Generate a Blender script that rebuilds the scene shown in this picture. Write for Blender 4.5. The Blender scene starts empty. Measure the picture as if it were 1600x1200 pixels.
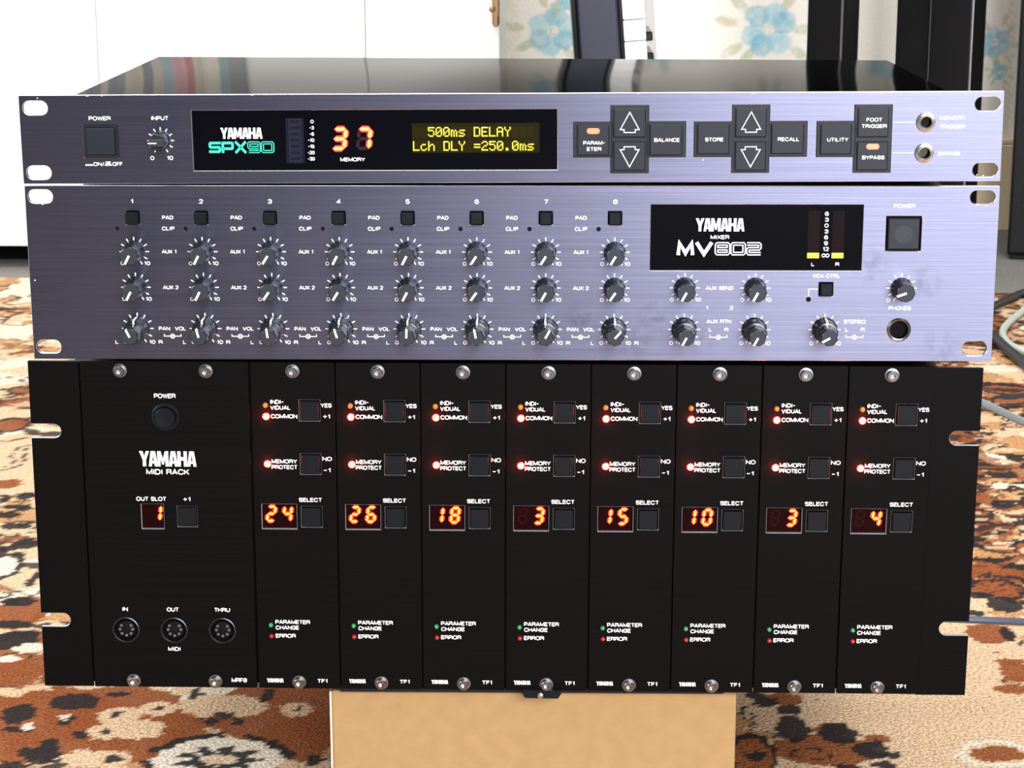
import bpy, bmesh, math, random
import numpy as np
from mathutils import Matrix, Vector

SC = bpy.context.scene
COL = SC.collection
R = math.radians

# ------------------------------------------------------------------ camera
PITCH, YAW, ROLL = 0.236922, -0.019954, -0.001641
def cam_axes():
    cp, sp, cy, sy, cr, sr = (math.cos(PITCH), math.sin(PITCH), math.cos(YAW), math.sin(YAW), math.cos(ROLL), math.sin(ROLL))
    f = Vector((sy*cp, cy*cp, -sp)); r = Vector((cy, -sy, 0)); u = r.cross(f)
    return cr*r + sr*u, -sr*r + cr*u, f
cr_, cu_, cf_ = cam_axes()
cam_d = bpy.data.cameras.new('camera')
cam = bpy.data.objects.new('camera', cam_d); COL.objects.link(cam)
cam_d.sensor_width = 36; cam_d.lens = 72.87
cam_d.clip_start = .05
cam_d.dof.use_dof = True; cam_d.dof.focus_distance = 1.04; cam_d.dof.aperture_fstop = 60
cam.matrix_world = Matrix(((cr_.x, cu_.x, -cf_.x, .025155), (cr_.y, cu_.y, -cf_.y, -1.012948),
                           (cr_.z, cu_.z, -cf_.z, .493936), (0, 0, 0, 1)))
SC.camera = cam

# ------------------------------------------------------------------ light
w = bpy.data.worlds.new('room_light'); SC.world = w; w.use_nodes = True
w.node_tree.nodes['Background'].inputs[0].default_value = (.70, .84, 1, 1)
w.node_tree.nodes['Background'].inputs[1].default_value = .13
def area(name, loc, target, sx, sy, power, col):
    d = bpy.data.lights.new(name, 'AREA'); d.shape = 'RECTANGLE'; d.size = sx; d.size_y = sy
    d.energy = power; d.color = col
    o = bpy.data.objects.new(name, d); COL.objects.link(o); o.location = loc
    o.rotation_euler = (Vector(target) - Vector(loc)).to_track_quat('-Z', 'Y').to_euler()
    return o
area('window_daylight', (1.0, -2.9, 1.25), (.1, .8, .3), 1.8, 2.1, 142, (.97, .98, 1))
area('side_fill_light', (-2.9, -.3, 1.7), (.3, 1.8, .25), 1.6, 1.6, 70, (1, .97, .93))  # soft lamp added at the left to brighten wall and cupboard
area('ceiling_bounce', (.2, .35, 2.6), (.3, .8, 0), 3.2, 1.4, 68, (1, .97, .93))
SC.view_settings.view_transform = 'Standard'; SC.view_settings.look = 'None'
SC.view_settings.exposure = .66; SC.view_settings.gamma = 1; SC.view_settings.use_curve_mapping = False
SC.cycles.use_denoising = True
SC.cycles.max_bounces = 8

# ------------------------------------------------------------------ materials
def mat(name, base, rough=.5, metal=0., spec=.5, emit=None, es=0., aniso=0., brush=0., noise=0., nscale=300., bump=0., coat=0.):
    m = bpy.data.materials.new(name); m.use_nodes = True
    t = m.node_tree; b = t.nodes['Principled BSDF']
    b.inputs['Base Color'].default_value = (*base, 1)
    b.inputs['Roughness'].default_value = rough
    b.inputs['Metallic'].default_value = metal
    b.inputs['Specular IOR Level'].default_value = spec
    b.inputs['Coat Weight'].default_value = coat
    if emit:
        b.inputs['Emission Color'].default_value = (*emit, 1); b.inputs['Emission Strength'].default_value = es
    if aniso:
        b.inputs['Anisotropic'].default_value = aniso
        c = t.nodes.new('ShaderNodeCombineXYZ'); c.inputs[2].default_value = 1
        t.links.new(c.outputs[0], b.inputs['Tangent'])
    if brush or noise or bump:
        tc = t.nodes.new('ShaderNodeTexCoord'); mp = t.nodes.new('ShaderNodeMapping')
        t.links.new(tc.outputs['Object'], mp.inputs[0])
        mp.inputs['Scale'].default_value = (9, 9, 1300) if brush else (1, 1, 1)
        n = t.nodes.new('ShaderNodeTexNoise'); n.inputs['Scale'].default_value = 1 if brush else nscale
        n.inputs['Detail'].default_value = 3
        t.links.new(mp.outputs[0], n.inputs['Vector'])
        k = brush or noise
        if k:
            r = t.nodes.new('ShaderNodeMapRange'); r.inputs[1].default_value = .3; r.inputs[2].default_value = .7
            r.inputs[3].default_value = 1-k; r.inputs[4].default_value = 1+k
            t.links.new(n.outputs[0], r.inputs[0])
            mx = t.nodes.new('ShaderNodeVectorMath'); mx.operation = 'SCALE'; mx.inputs[0].default_value = base
            t.links.new(r.outputs[0], mx.inputs['Scale']); t.links.new(mx.outputs[0], b.inputs['Base Color'])
        if bump:
            bp = t.nodes.new('ShaderNodeBump'); bp.inputs['Strength'].default_value = bump; bp.inputs['Distance'].default_value = .0005
            t.links.new(n.outputs[0], bp.inputs['Height']); t.links.new(bp.outputs[0], b.inputs['Normal'])
    return m

def wear(m, spots, amount=.45, size=.013):
    """thumbed, darkened finish around the places that are touched most (object space)"""
    t = m.node_tree; b = t.nodes['Principled BSDF']
    src = b.inputs['Base Color'].links[0].from_socket
    tc = t.nodes.new('ShaderNodeTexCoord'); acc = None
    for (u, v) in spots:
        d = t.nodes.new('ShaderNodeVectorMath'); d.operation = 'DISTANCE'; d.inputs[1].default_value = (u/1000, 0, v/1000)
        t.links.new(tc.outputs['Object'], d.inputs[0])
        r = t.nodes.new('ShaderNodeMapRange'); r.interpolation_type = 'SMOOTHSTEP'
        r.inputs[1].default_value = 0; r.inputs[2].default_value = size; r.inputs[3].default_value = 1; r.inputs[4].default_value = 0
        t.links.new(d.outputs['Value'], r.inputs[0])
        if acc is None: acc = r.outputs[0]
        else:
            a = t.nodes.new('ShaderNodeMath'); a.operation = 'MAXIMUM'
            t.links.new(acc, a.inputs[0]); t.links.new(r.outputs[0], a.inputs[1]); acc = a.outputs[0]
    n = t.nodes.new('ShaderNodeTexNoise'); n.inputs['Scale'].default_value = 180; n.inputs['Detail'].default_value = 4
    t.links.new(tc.outputs['Object'], n.inputs['Vector'])
    rr = t.nodes.new('ShaderNodeMapRange'); rr.inputs[1].default_value = .4; rr.inputs[2].default_value = .65
    t.links.new(n.outputs[0], rr.inputs[0])
    mu = t.nodes.new('ShaderNodeMath'); mu.operation = 'MULTIPLY'
    t.links.new(acc, mu.inputs[0]); t.links.new(rr.outputs[0], mu.inputs[1])
    k = t.nodes.new('ShaderNodeMapRange'); k.inputs[3].default_value = 1; k.inputs[4].default_value = 1-amount
    t.links.new(mu.outputs[0], k.inputs[0])
    s = t.nodes.new('ShaderNodeVectorMath'); s.operation = 'SCALE'
    t.links.new(src, s.inputs[0]); t.links.new(k.outputs[0], s.inputs['Scale']); t.links.new(s.outputs[0], b.inputs['Base Color'])

M = {}
M['brushed'] = mat('brushed_anodised_aluminium', (.117, .118, .172), .38, 1., aniso=.75, brush=.13, bump=.05)
M['brushed2'] = mat('brushed_anodised_mixer', (.117, .118, .172), .38, 1., aniso=.75, brush=.14, bump=.05)
M['edge'] = mat('bare_aluminium_edge', (.75, .75, .8), .35, 1.)
M['edge_dim'] = mat('worn_black_edge', (.42, .42, .45), .4, .6)
M['black'] = mat('black_anodised', (.0028, .0022, .0025), .45, 0, .05, brush=.25, bump=.03)
M['cover'] = mat('dark_steel_lid', (.11, .105, .098), .06, 1., noise=.1, nscale=60)
M['cover'].node_tree.nodes['Principled BSDF'].inputs['Specular Tint'].default_value = (.06, .06, .055, 1)
M['plastic'] = mat('black_plastic', (.0045, .0054, .0075), .42, 0, .13, noise=.15, nscale=900, bump=.05)
M['cap'] = mat('charcoal_button', (.012, .0148, .021), .42, 0, .22, noise=.08, nscale=1200)
M['capworn'] = mat('thumbed_button', (.018, .022, .031), .5, 0, .3)
M['frame'] = mat('dark_button_frame', (.010, .011, .015), .4, 0, .25)
M['window'] = mat('smoked_acrylic', (.002, .002, .0035), .15, 0, .06)
M['print'] = mat('white_print', (.93, .93, .95), .6)
M['teal'] = mat('teal_print', (.03, .50, .37), .6)
M['pointer'] = mat('cream_pointer', (.85, .8, .7), .5)
M['knob'] = mat('dark_knob', (.012, .014, .019), .2, 0, .55)
M['knobface'] = mat('grey_knob_face', (.02, .024, .033), .5, 0, .25)
M['hole'] = mat('dark_hole', (.003, .003, .004), .7, 0, .1)
M['chrome'] = mat('nickel', (.75, .73, .7), .22, 1.)
M['steel'] = mat('dull_steel', (.42, .42, .44), .3, 1.)
M['screw'] = mat('blackened_steel_screw', (.2, .2, .21), .28, 1.)
M['ledred'] = mat('lit_red_lamp', (.8, .1, .05), .3, emit=(1, .075, .028), es=380)
M['ledring'] = mat('red_lamp_collar', (.6, .03, .02), .3, emit=(1, .022, .01), es=2.6)
M['ledsoft'] = mat('lit_red_key_lamp', (.8, .1, .05), .3, emit=(1, .10, .05), es=2.3)
M['rimdim'] = mat('dark_metal_rim', (.07, .072, .078), .35, 1.)
M['ledor'] = mat('unlit_amber_lamp', (.42, .14, .02), .3, emit=(1, .3, .02), es=.08)
M['ledgr'] = mat('unlit_green_lamp', (.035, .26, .09), .3)
M['ledrd'] = mat('unlit_red_lamp', (.32, .012, .012), .3)
M['segcore'] = mat('lit_segment', (.2, .05, .02), .5, emit=(2.4, .62, .035), es=1.2)
M['seghalo'] = mat('lit_segment_glow', (.2, .01, .01), .5, emit=(1, .012, .006), es=1.1)  # red glow round the digits, painted as a wider emissive layer
M['segcore_s'] = mat('lit_memory_segment', (.2, .05, .02), .5, emit=(2.6, .5, .12), es=1.2)
M['segoff'] = mat('unlit_segment', (.016, .002, .002), .5, 0, .04)
M['segoff2'] = mat('unlit_memory_segment', (.028, .009, .014), .5, 0, .05)
M['dispback'] = mat('red_display_filter', (.009, .001, .0015), .3, 0, .04)
M['lcdback'] = mat('olive_lcd', (.006, .0055, .001), .3, 0, .05, emit=(.2, .16, .0), es=.03)
M['lcdcell'] = mat('olive_lcd_cell', (.006, .0055, .001), .3, 0, .05, emit=(.25, .18, .0), es=.05)
M['lcddot'] = mat('lcd_dot', (.3, .28, .02), .5, emit=(.60, .42, .015), es=.6)
M['meter'] = mat('blue_grey_meter', (.007, .0075, .018), .4, 0, .05)
M['meterline'] = mat('meter_line', (.006, .006, .012), .4)
M['meterred'] = mat('unlit_level_column', (.008, .0015, .003), .4, 0, .05)
M['yellow'] = mat('lit_yellow_bar', (.5, .5, .02), .4, emit=(.75, .9, .02), es=1.1)
M['card'] = mat('cardboard', (.33, .205, .092), .8, 0, .2, noise=.06, nscale=120, bump=.12)
M['cardedge'] = mat('cardboard_cut_edge', (.62, .52, .42), .8)
M['rubber'] = mat('black_rubber', (.006, .006, .0065), .6, 0, .25, noise=.3, nscale=200, bump=.2)
M['white'] = mat('white_gloss_paint', (.8, .8, .78), .35)
for _i, _c in enumerate([(.50, .42, .30), (.22, .24, .27), (.66, .62, .52), (.20, .23, .27), (.62, .54, .40), (.12, .13, .16), (.60, .50, .42), (.25, .40, .44), (.66, .30, .32), (.50, .07, .10), (.58, .52, .42), (.70, .64, .50), (.20, .38, .40), (.16, .17, .19)]):
    M['stripe%d' % _i] = mat('cloth_stripe', tuple(.68*q+.24 for q in _c), .9)
M['brass'] = mat('aged_brass', (.33, .2, .1), .4, .8)
M['skirt'] = mat('cream_painted_skirting', (.84, .68, .47), .45)
M['postblack'] = mat('black_lacquer', (.004, .004, .005), .2, 0, .35)
M['kbody'] = mat('navy_grey_case', (.022, .024, .042), .4, 0, .3)
M['kkey'] = mat('white_key', (.88, .88, .86), .3)
M['kgrey'] = mat('grey_panel', (.5, .48, .46), .5)
M['cablegrey'] = mat('grey_green_cable', (.40, .44, .38), .45)
M['cablesteel'] = mat('dark_green_grey_cable', (.16, .19, .2), .28)
M['cableblack'] = mat('black_cable', (.02, .02, .025), .45)
M['cablenavy'] = mat('blue_black_cable', (.045, .055, .085), .35)
M['greyfloor'] = mat('grey_floor', (.17, .162, .15), .9, noise=.2, nscale=420, bump=.3)

# ------------------------------------------------------------------ mesh builder: local millimetres (u right, v up, w towards the viewer)
O8 = [(.28, 0), (.72, 0), (1, .28), (1, .72), (.72, 1), (.28, 1), (0, .72), (0, .28), (.28, 0)]
GLYPH = {   # wide sans letters as pen strokes on a unit square; third item = relative width
 'A': ([[(0, 0), (.5, 1), (1, 0)], [(.2, .3), (.8, .3)]], 1.0), 'B': ([[(0, 0), (0, 1), (.75, 1), (.95, .85), (.95, .65), (.75, .52), (0, .52)], [(.75, .52), (1, .38), (1, .15), (.78, 0), (0, 0)]], .9),
 'C': ([[(1, .75), (.72, 1), (.28, 1), (0, .72), (0, .28), (.28, 0), (.72, 0), (1, .25)]], 1.0), 'D': ([[(0, 0), (0, 1), (.65, 1), (1, .68), (1, .32), (.65, 0), (0, 0)]], .95),
 'E': ([[(1, 1), (0, 1), (0, 0), (1, 0)], [(0, .52), (.9, .52)]], .78), 'F': ([[(1, 1), (0, 1), (0, 0)], [(0, .5), (.85, .5)]], .74),
 'G': ([[(1, .78), (.72, 1), (.28, 1), (0, .72), (0, .28), (.28, 0), (.72, 0), (1, .2), (1, .48), (.55, .48)]], 1.0), 'H': ([[(0, 0), (0, 1)], [(1, 0), (1, 1)], [(0, .52), (1, .52)]], .9),
 'I': ([[(.5, 0), (.5, 1)]], .2), 'K': ([[(0, 0), (0, 1)], [(1, 1), (.1, .42)], [(.35, .6), (1, 0)]], .9), 'L': ([[(0, 1), (0, 0), (1, 0)]], .7),
 'M': ([[(0, 0), (0, 1), (.5, .1), (1, 1), (1, 0)]], 1.1), 'N': ([[(0, 0), (0, 1), (1, 0), (1, 1)]], .92), 'O': ([O8], 1.05),
 'P': ([[(0, 0), (0, 1), (.75, 1), (1, .85), (1, .58), (.75, .43), (0, .43)]], .85), 'R': ([[(0, 0), (0, 1), (.75, 1), (1, .85), (1, .63), (.75, .48), (0, .48)], [(.65, .48), (1, .25), (1, 0)]], .9),
 'S': ([[(1, .78), (.75, 1), (.25, 1), (0, .85), (0, .65), (.25, .54), (.75, .48), (1, .36), (1, .15), (.75, 0), (.25, 0), (0, .22)]], .88), 'T': ([[(0, 1), (1, 1)], [(.5, 1), (.5, 0)]], .85),
 'U': ([[(0, 1), (0, .28), (.28, 0), (.72, 0), (1, .28), (1, 1)]], .92), 'V': ([[(0, 1), (.5, 0), (1, 1)]], .95), 'W': ([[(0, 1), (.25, 0), (.5, .9), (.75, 0), (1, 1)]], 1.25),
 'X': ([[(0, 1), (1, 0)], [(1, 1), (0, 0)]], .95), 'Y': ([[(0, 1), (.5, .45), (1, 1)], [(.5, .45), (.5, 0)]], .95),
 '0': ([O8], .82), '1': ([[(.1, .72), (.75, 1), (.75, 0)]], .45), '2': ([[(0, .75), (.25, 1), (.75, 1), (1, .78), (1, .6), (0, 0), (1, 0)]], .8),
 '3': ([[(0, .8), (.25, 1), (.75, 1), (1, .85), (1, .66), (.7, .53), (.4, .53)], [(.7, .53), (1, .38), (1, .16), (.75, 0), (.25, 0), (0, .2)]], .8),
 '4': ([[(.75, 0), (.75, 1), (0, .28), (1, .28)]], .85), '5': ([[(.9, 1), (.12, 1), (.05, .5), (.3, .62), (.75, .62), (1, .42), (1, .2), (.75, 0), (.25, 0), (0, .18)]], .8),
 '6': ([[(.95, .82), (.72, 1), (.28, 1), (0, .72), (0, .25), (.25, 0), (.75, 0), (1, .18), (1, .42), (.75, .58), (.25, .58), (0, .42)]], .82), '7': ([[(0, 1), (1, 1), (.35, 0)]], .78),
 '8': ([[(.25, .53), (0, .68), (0, .85), (.25, 1), (.75, 1), (1, .85), (1, .68), (.75, .53), (.25, .53), (0, .38), (0, .16), (.25, 0), (.75, 0), (1, .16), (1, .38), (.75, .53)]], .82),
 '9': ([[(.05, .18), (.28, 0), (.72, 0), (1, .28), (1, .75), (.75, 1), (.25, 1), (0, .82), (0, .58), (.25, .42), (.75, .42), (1, .58)]], .82),
 '+': ([[(0, .5), (1, .5)], [(.5, .05), (.5, .95)]], .75), '-': ([[(0, .48), (1, .48)]], .55), '/': ([[(0, -.05), (1, 1.05)]], .45), ' ': ([], .35)}

class G:
    def __init__(s, dm=0): s.v = []; s.f = []; s.m = []; s.dm = dm   # dm: slot the printing uses
    def add(s, vs, fs, m=0):
        m = s.dm if m is None else m; n = len(s.v); s.v += [tuple(x) for x in vs]
        for f in fs: s.f.append(tuple(i+n for i in f)); s.m.append(m)
        return s
    def box(s, u0, u1, v0, v1, w0, w1, b=0., m=0):
        def ring(d, w): return [(u0+d, v0+d, w), (u1-d, v0+d, w), (u1-d, v1-d, w), (u0+d, v1-d, w)]
        rs = [ring(0, w0)] + ([ring(0, w1-b), ring(b, w1)] if b else [ring(0, w1)])
        vs = [p for r in rs for p in r]; fs = [(3, 2, 1, 0)]
        for k in range(len(rs)-1):
            for i in range(4): j = (i+1) % 4; fs.append((4*k+i, 4*k+j, 4*k+4+j, 4*k+4+i))
        k = 4*(len(rs)-1); fs.append((k, k+1, k+2, k+3))
        return s.add(vs, fs, m)
    def lathe(s, u, v, prof, n=28, m=0, flute=0, fr=None, cap0=False, cap=True):
        vs = []; fs = []
        for k, (r, w) in enumerate(prof):
            for i in range(n):
                a = 2*math.pi*i/n
                q = r*(1 - (flute if (fr and fr[0] <= k <= fr[1] and (i//2) % 2) else 0))
                vs.append((u+q*math.sin(a), v+q*math.cos(a), w))
        for k in range(len(prof)-1):
            for i in range(n):
                j = (i+1) % n; fs.append((k*n+j, k*n+i, (k+1)*n+i, (k+1)*n+j))
        if cap: fs.append(tuple((len(prof)-1)*n+i for i in range(n-1, -1, -1)))
        if cap0: fs.append(tuple(range(n)))
        return s.add(vs, fs, m)
    def ring(s, u, v, r0, r1, w, n=32, m=None, a0=0, a1=360):
        vs = []; fs = []; full = a1-a0 == 360; c = n if full else n+1
        for i in range(c):
            a = R(a0+(a1-a0)*i/n); vs += [(u+r0*math.sin(a), v+r0*math.cos(a), w), (u+r1*math.sin(a), v+r1*math.cos(a), w)]
        for i in range(n):
            j = (i+1) % c; fs.append((2*i, 2*i+1, 2*j+1, 2*j)[::-1])
        return s.add(vs, fs, m)
    def poly(s, pts, w, m=None): return s.add([(a, b, w) for a, b in pts], [tuple(range(len(pts)))], m)
    def rect(s, u0, u1, v0, v1, w, m=None): return s.poly([(u0, v0), (u1, v0), (u1, v1), (u0, v1)], w, m)
    def prism(s, pts, w0, w1, m=0):
        n = len(pts); vs = [(a, b, w0) for a, b in pts]+[(a, b, w1) for a, b in pts]
        fs = [tuple(range(n))[::-1], tuple(range(n, 2*n))]+[(i, (i+1) % n, n+(i+1) % n, n+i) for i in range(n)]
        return s.add(vs, fs, m)
    def stroke(s, pts, t, w, m=None, closed=False):
        P = [Vector(p) for p in pts]; n = len(P); L = []; h = t/2
        for i in range(n):
            a = P[i-1] if (i or closed) else None; b = P[(i+1) % n] if (i < n-1 or closed) else None
            d1 = (P[i]-a).normalized() if a is not None else (b-P[i]).normalized()
            d2 = (b-P[i]).normalized() if b is not None else d1
            n1 = Vector((-d1.y, d1.x)); n2 = Vector((-d2.y, d2.x)); mm = n1+n2
            mm = n1 if mm.length < 1e-4 else mm.normalized()
            k = h/max(.45, mm.dot(n1)); L.append((P[i]+mm*k, P[i]-mm*k))
        vs = [(p.x, p.y, w) for q in L for p in q]
        fs = [(2*i, 2*i+1, 2*((i+1) % n)+1, 2*((i+1) % n)) for i in range(n if closed else n-1)]
        return s.add(vs, fs, m)
    def text(s, t, u, v, h, width=None, al='c', m=None, w=.06, t_=.185):
        st = h*t_; gap = .30; tot = sum(GLYPH[c][1] for c in t)+gap*(len(t)-1)
        k = (width-st)/tot if width else h*.9
        if width and len(t) == 1: k = h*.95 if t != '1' else h*1.0
        W_ = k*tot+st; x = {'c': u-W_/2, 'l': u, 'r': u-W_}[al]+st/2
        hh = h-st; y0 = v-hh/2
        for c in t:
            strokes, cw = GLYPH[c]
            for P in strokes:
                Q = [(x+a*cw*k, y0+b*hh) for a, b in P]
                cl = len(Q) > 3 and Q[0] == Q[-1]
                s.stroke(Q[:-1] if cl else Q, st, w, m, cl)
            x += (cw+gap)*k
        return s
    def plate(s, outer, holes, w0, w1, bev=.2, m=0, me_=1, rim=None):
        c = bpy.data.curves.new('p', 'CURVE'); c.dimensions = '2D'; c.fill_mode = 'BOTH'
        c.extrude = (w1-w0)/2-bev; c.bevel_depth = bev; c.bevel_resolution = 0; c.offset = -bev
        for pts in [outer]+holes:
            sp = c.splines.new('POLY'); sp.points.add(len(pts)-1); sp.use_cyclic_u = True
            for i, p in enumerate(pts): sp.points[i].co = (p[0], p[1], 0, 1)
        o = bpy.data.objects.new('p', c); me = bpy.data.meshes.new_from_object(o)
        n = len(s.v); mid = (w0+w1)/2
        s.v += [(x.co.x, x.co.y, x.co.z+mid) for x in me.vertices]
        for p in me.polygons:
            s.f.append(tuple(i+n for i in p.vertices)); pc = p.center; e = min(abs(pc.x-min(q[0] for q in outer)), abs(pc.x-max(q[0] for q in outer)), abs(pc.y-min(q[1] for q in outer)), abs(pc.y-max(q[1] for q in outer)))
            s.m.append(m if abs(p.normal.z) > .95 else rim if (rim is not None and e < .4) else me_)
        bpy.data.objects.remove(o); bpy.data.curves.remove(c); bpy.data.meshes.remove(me)
        return s
    def mesh(s, name, mats, sharp=35):
        me = bpy.data.meshes.new(name)
        me.from_pydata([(a/1000, -c/1000, b/1000) for a, b, c in s.v], [], s.f)
        for q in mats: me.materials.append(M[q])
        me.polygons.foreach_set('material_index', s.m)
        me.polygons.foreach_set('use_smooth', [True]*len(s.f))
        me.set_sharp_from_angle(angle=R(sharp)); me.update()
        return me
    def build(s, name, mats, parent=None, loc=(0, 0, 0), label=None):
        return inst(s.mesh(name, mats), name, parent, loc, label)

def inst(me, name, parent=None, loc=(0, 0, 0), label=None):
    o = bpy.data.objects.new(name, me); COL.objects.link(o)
    o.location = (loc[0]/1000, -loc[2]/1000, loc[1]/1000)
    if parent is not None: o.parent = parent
    if label: o['label'] = label
    return o
def empty(name, label, cat, loc=(0, 0, 0), rot=(0, 0, 0), group=None):
    o = bpy.data.objects.new(name, None); COL.objects.link(o); o.empty_display_size = .05
    o.location = loc; o.rotation_euler = rot; tag(o, label, cat, group); return o
def tag(o, label=None, cat=None, group=None, kind=None):
    if label: o['label'] = label
    if cat: o['category'] = cat
    if group: o['group'] = group
    if kind: o['kind'] = kind
    return o
def rrect(u0, u1, v0, v1, r=0, n=6):
    if r <= 0: return [(u0, v0), (u1, v0), (u1, v1), (u0, v1)]
    P = []
    for cx, cy, a in ((u1-r, v0+r, -90), (u1-r, v1-r, 0), (u0+r, v1-r, 90), (u0+r, v0+r, 180)):
        for i in range(n+1): t = R(a+90*i/n); P.append((cx+r*math.cos(t), cy+r*math.sin(t)))
    return P
def circ(u, v, r, n=32): return [(u+r*math.cos(2*math.pi*i/n), v+r*math.sin(2*math.pi*i/n)) for i in range(n)]
def slot(u, v, w=12.4, h=7): return rrect(u-w/2, u+w/2, v-h/2, v+h/2, h/2-.01, 8)

# ------------------------------------------------------------------ lettering pieces
def maker_logo(g, u0, u1, v0, v1, m=0, w=.07):
    GL = {'Y': (.74, [[(0, 1), (.28, 1), (.40, .64), (.53, 1), (.80, 1), (.53, .42), (.53, 0), (.27, 0), (.27, .42)]]),
          'A': (.70, [[(0, 0), (.18, 1), (.36, 1), (.36, .80), (.29, .36), (.36, .36), (.36, .19), (.265, .19), (.24, 0)],
                      [(.36, 1), (.54, 1), (.72, 0), (.48, 0), (.455, .19), (.36, .19), (.36, .36), (.43, .36), (.36, .80)]]),
          'M': (.90, [[(0, 0), (0, 1), (.27, 1), (.44, .48), (.61, 1), (.88, 1), (.88, 0), (.64, 0), (.64, .58), (.50, .12), (.38, .12), (.24, .58), (.24, 0)]]),
          'H': (.78, [[(0, 0), (0, 1), (.26, 1), (.26, .62), (.50, .62), (.50, 1), (.76, 1), (.76, 0), (.50, 0), (.50, .40), (.26, .40), (.26, 0)]])}
    word = 'YAMAHA'; tot = sum(GL[c][0] for c in word)+.02
    kx = (u1-u0)/tot; kv = v1-v0; x = 0
    for c in word:
        for P in GL[c][1]: g.poly([(u0+(x+a)*kx, v0+b*kv) for a, b in P][::-1], w, m)
        x += GL[c][0]
def model_glyphs(g, word, u0, u1, v0, v1, m, bg, solid, w=.07, thick=.24):
    S = {'S': [([(1.3, .88), (.2, .88), (.12, .8), (.12, .58), (.2, .5), (1.1, .5), (1.18, .42), (1.18, .2), (1.1, .12), (0, .12)], 0)],
         'P': [([(.12, 0), (.12, .88), (1.1, .88), (1.18, .8), (1.18, .46), (1.1, .38), (.12, .38)], 0)],
         'X': [([(.08, 1), (1.22, 0)], 0), ([(1.22, 1), (.08, 0)], 0)],
         '9': [([(.12, .12), (1.1, .12), (1.18, .2), (1.18, .8), (1.1, .88), (.2, .88), (.12, .8), (.12, .55), (.2, .47), (1.18, .47)], 0)],
         '0': [([(.2, .12), (1.1, .12), (1.18, .2), (1.18, .8), (1.1, .88), (.2, .88), (.12, .8), (.12, .2)], 1)],
         '8': [([(.2, .12), (1.1, .12), (1.18, .2), (1.18, .8), (1.1, .88), (.2, .88), (.12, .8), (.12, .2)], 1), ([(.12, .5), (1.18, .5)], 0)],
         '2': [([(.04, .88), (1.1, .88), (1.18, .8), (1.18, .58), (1.1, .5), (.2, .5), (.12, .42), (.12, .2), (.2, .12), (1.26, .12)], 0)],
         'M': [([(.12, 0), (.2, .93), (.65, .15), (1.1, .93), (1.18, 0)], 0)],
         'V': [([(.06, 1), (.62, .08), (1.18, 1)], 0)]}
    n = len(word); kx = (u1-u0)/(1.4*n-.08); kv = v1-v0
    for i, c in enumerate(word):
        for P, cl in S[c]:
            Q = [(u0+(1.4*i+a)*kx, v0+b*kv) for a, b in P]
            g.stroke(Q, thick*kv*(1.05 if solid else 1.12), w, m, cl)
        if not solid:
            for P, cl in S[c]:
                Q = [(u0+(1.4*i+a)*kx, v0+b*kv) for a, b in P]
                g.stroke(Q, thick*kv*.42, w+.02, bg, cl)
SEG = {'0': 'abcdef', '1': 'bc', '2': 'abged', '3': 'abgcd', '4': 'fgbc', '5': 'afgcd', '6': 'afgedc', '7': 'abc', '8': 'abcdefg', '9': 'abcdfg'}
def seg_polys(ch, u, v, wd, h, t, sl=.12, gap=.25):
    x0, x1, y0, ym, y1 = -wd/2+t/2, wd/2-t/2, -h/2+t/2, 0, h/2-t/2
    E = {'a': ((x0, y1), (x1, y1)), 'b': ((x1, ym), (x1, y1)), 'c': ((x1, y0), (x1, ym)), 'd': ((x0, y0), (x1, y0)),
         'e': ((x0, y0), (x0, ym)), 'f': ((x0, ym), (x0, y1)), 'g': ((x0, ym), (x1, ym))}
    out = []
    for s in SEG[ch]:
        a, b = Vector(E[s][0]), Vector(E[s][1]); d = (b-a).normalized(); n = Vector((-d.y, d.x))*t/2
        a = a+d*gap; b = b-d*gap
        P = [a, a+d*t/2+n, b-d*t/2+n, b, b-d*t/2-n, a+d*t/2-n]
        out.append([(u+p.x+sl*p.y, v+p.y) for p in P][::-1])
    return out
def digit(g, ch, u, v, wd, h, t, w, core, halo):
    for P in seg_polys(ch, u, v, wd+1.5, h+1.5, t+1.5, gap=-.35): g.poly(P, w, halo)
    for P in seg_polys(ch, u, v, wd, h, t): g.poly(P, w+.06, core)
DOT = {'5': ['11111', '10000', '11110', '00001', '00001', '10001', '01110'], '0': ['01110', '10001', '10011', '10101', '11001', '10001', '01110'],
       'm': ['00000', '00000', '11010', '10101', '10101', '10101', '10101'], 's': ['00000', '00000', '01111', '10000', '01110', '00001', '11110'],
       'D': ['11110', '10001', '10001', '10001', '10001', '10001', '11110'], 'E': ['11111', '10000', '10000', '11110', '10000', '10000', '11111'],
       'L': ['10000', '10000', '10000', '10000', '10000', '10000', '11111'], 'A': ['01110', '10001', '10001', '11111', '10001', '10001', '10001'],
       'Y': ['10001', '10001', '01010', '00100', '00100', '00100', '00100'], 'c': ['00000', '00000', '01110', '10000', '10000', '10001', '01110'],
       'h': ['10000', '10000', '10110', '11001', '10001', '10001', '10001'], '=': ['00000', '00000', '11111', '00000', '11111', '00000', '00000'],
       '2': ['01110', '10001', '00001', '00110', '01000', '10000', '11111'], '.': ['00000', '00000', '00000', '00000', '00000', '01100', '01100'], ' ': ['00000']*7}
def tick_ring(g, u, v, r0, r1, w=.3, n=11, m=None):
    for i in range(n):
        a = R(-150+300*i/(n-1)); sx, sy = math.sin(a), math.cos(a)
        g.stroke([(u+r0*sx, v+r0*sy), (u+r1*sx, v+r1*sy)], w*2, .06, m)
def pan_mark(g, u, v, m=None):
    g.stroke([(u-4.2, v+1.1), (u-4.2, v), (u+4.2, v), (u+4.2, v+1.1)], .42, .06, m)
    g.ring(u, v, .75, 1.25, .07, 16, m)

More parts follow.
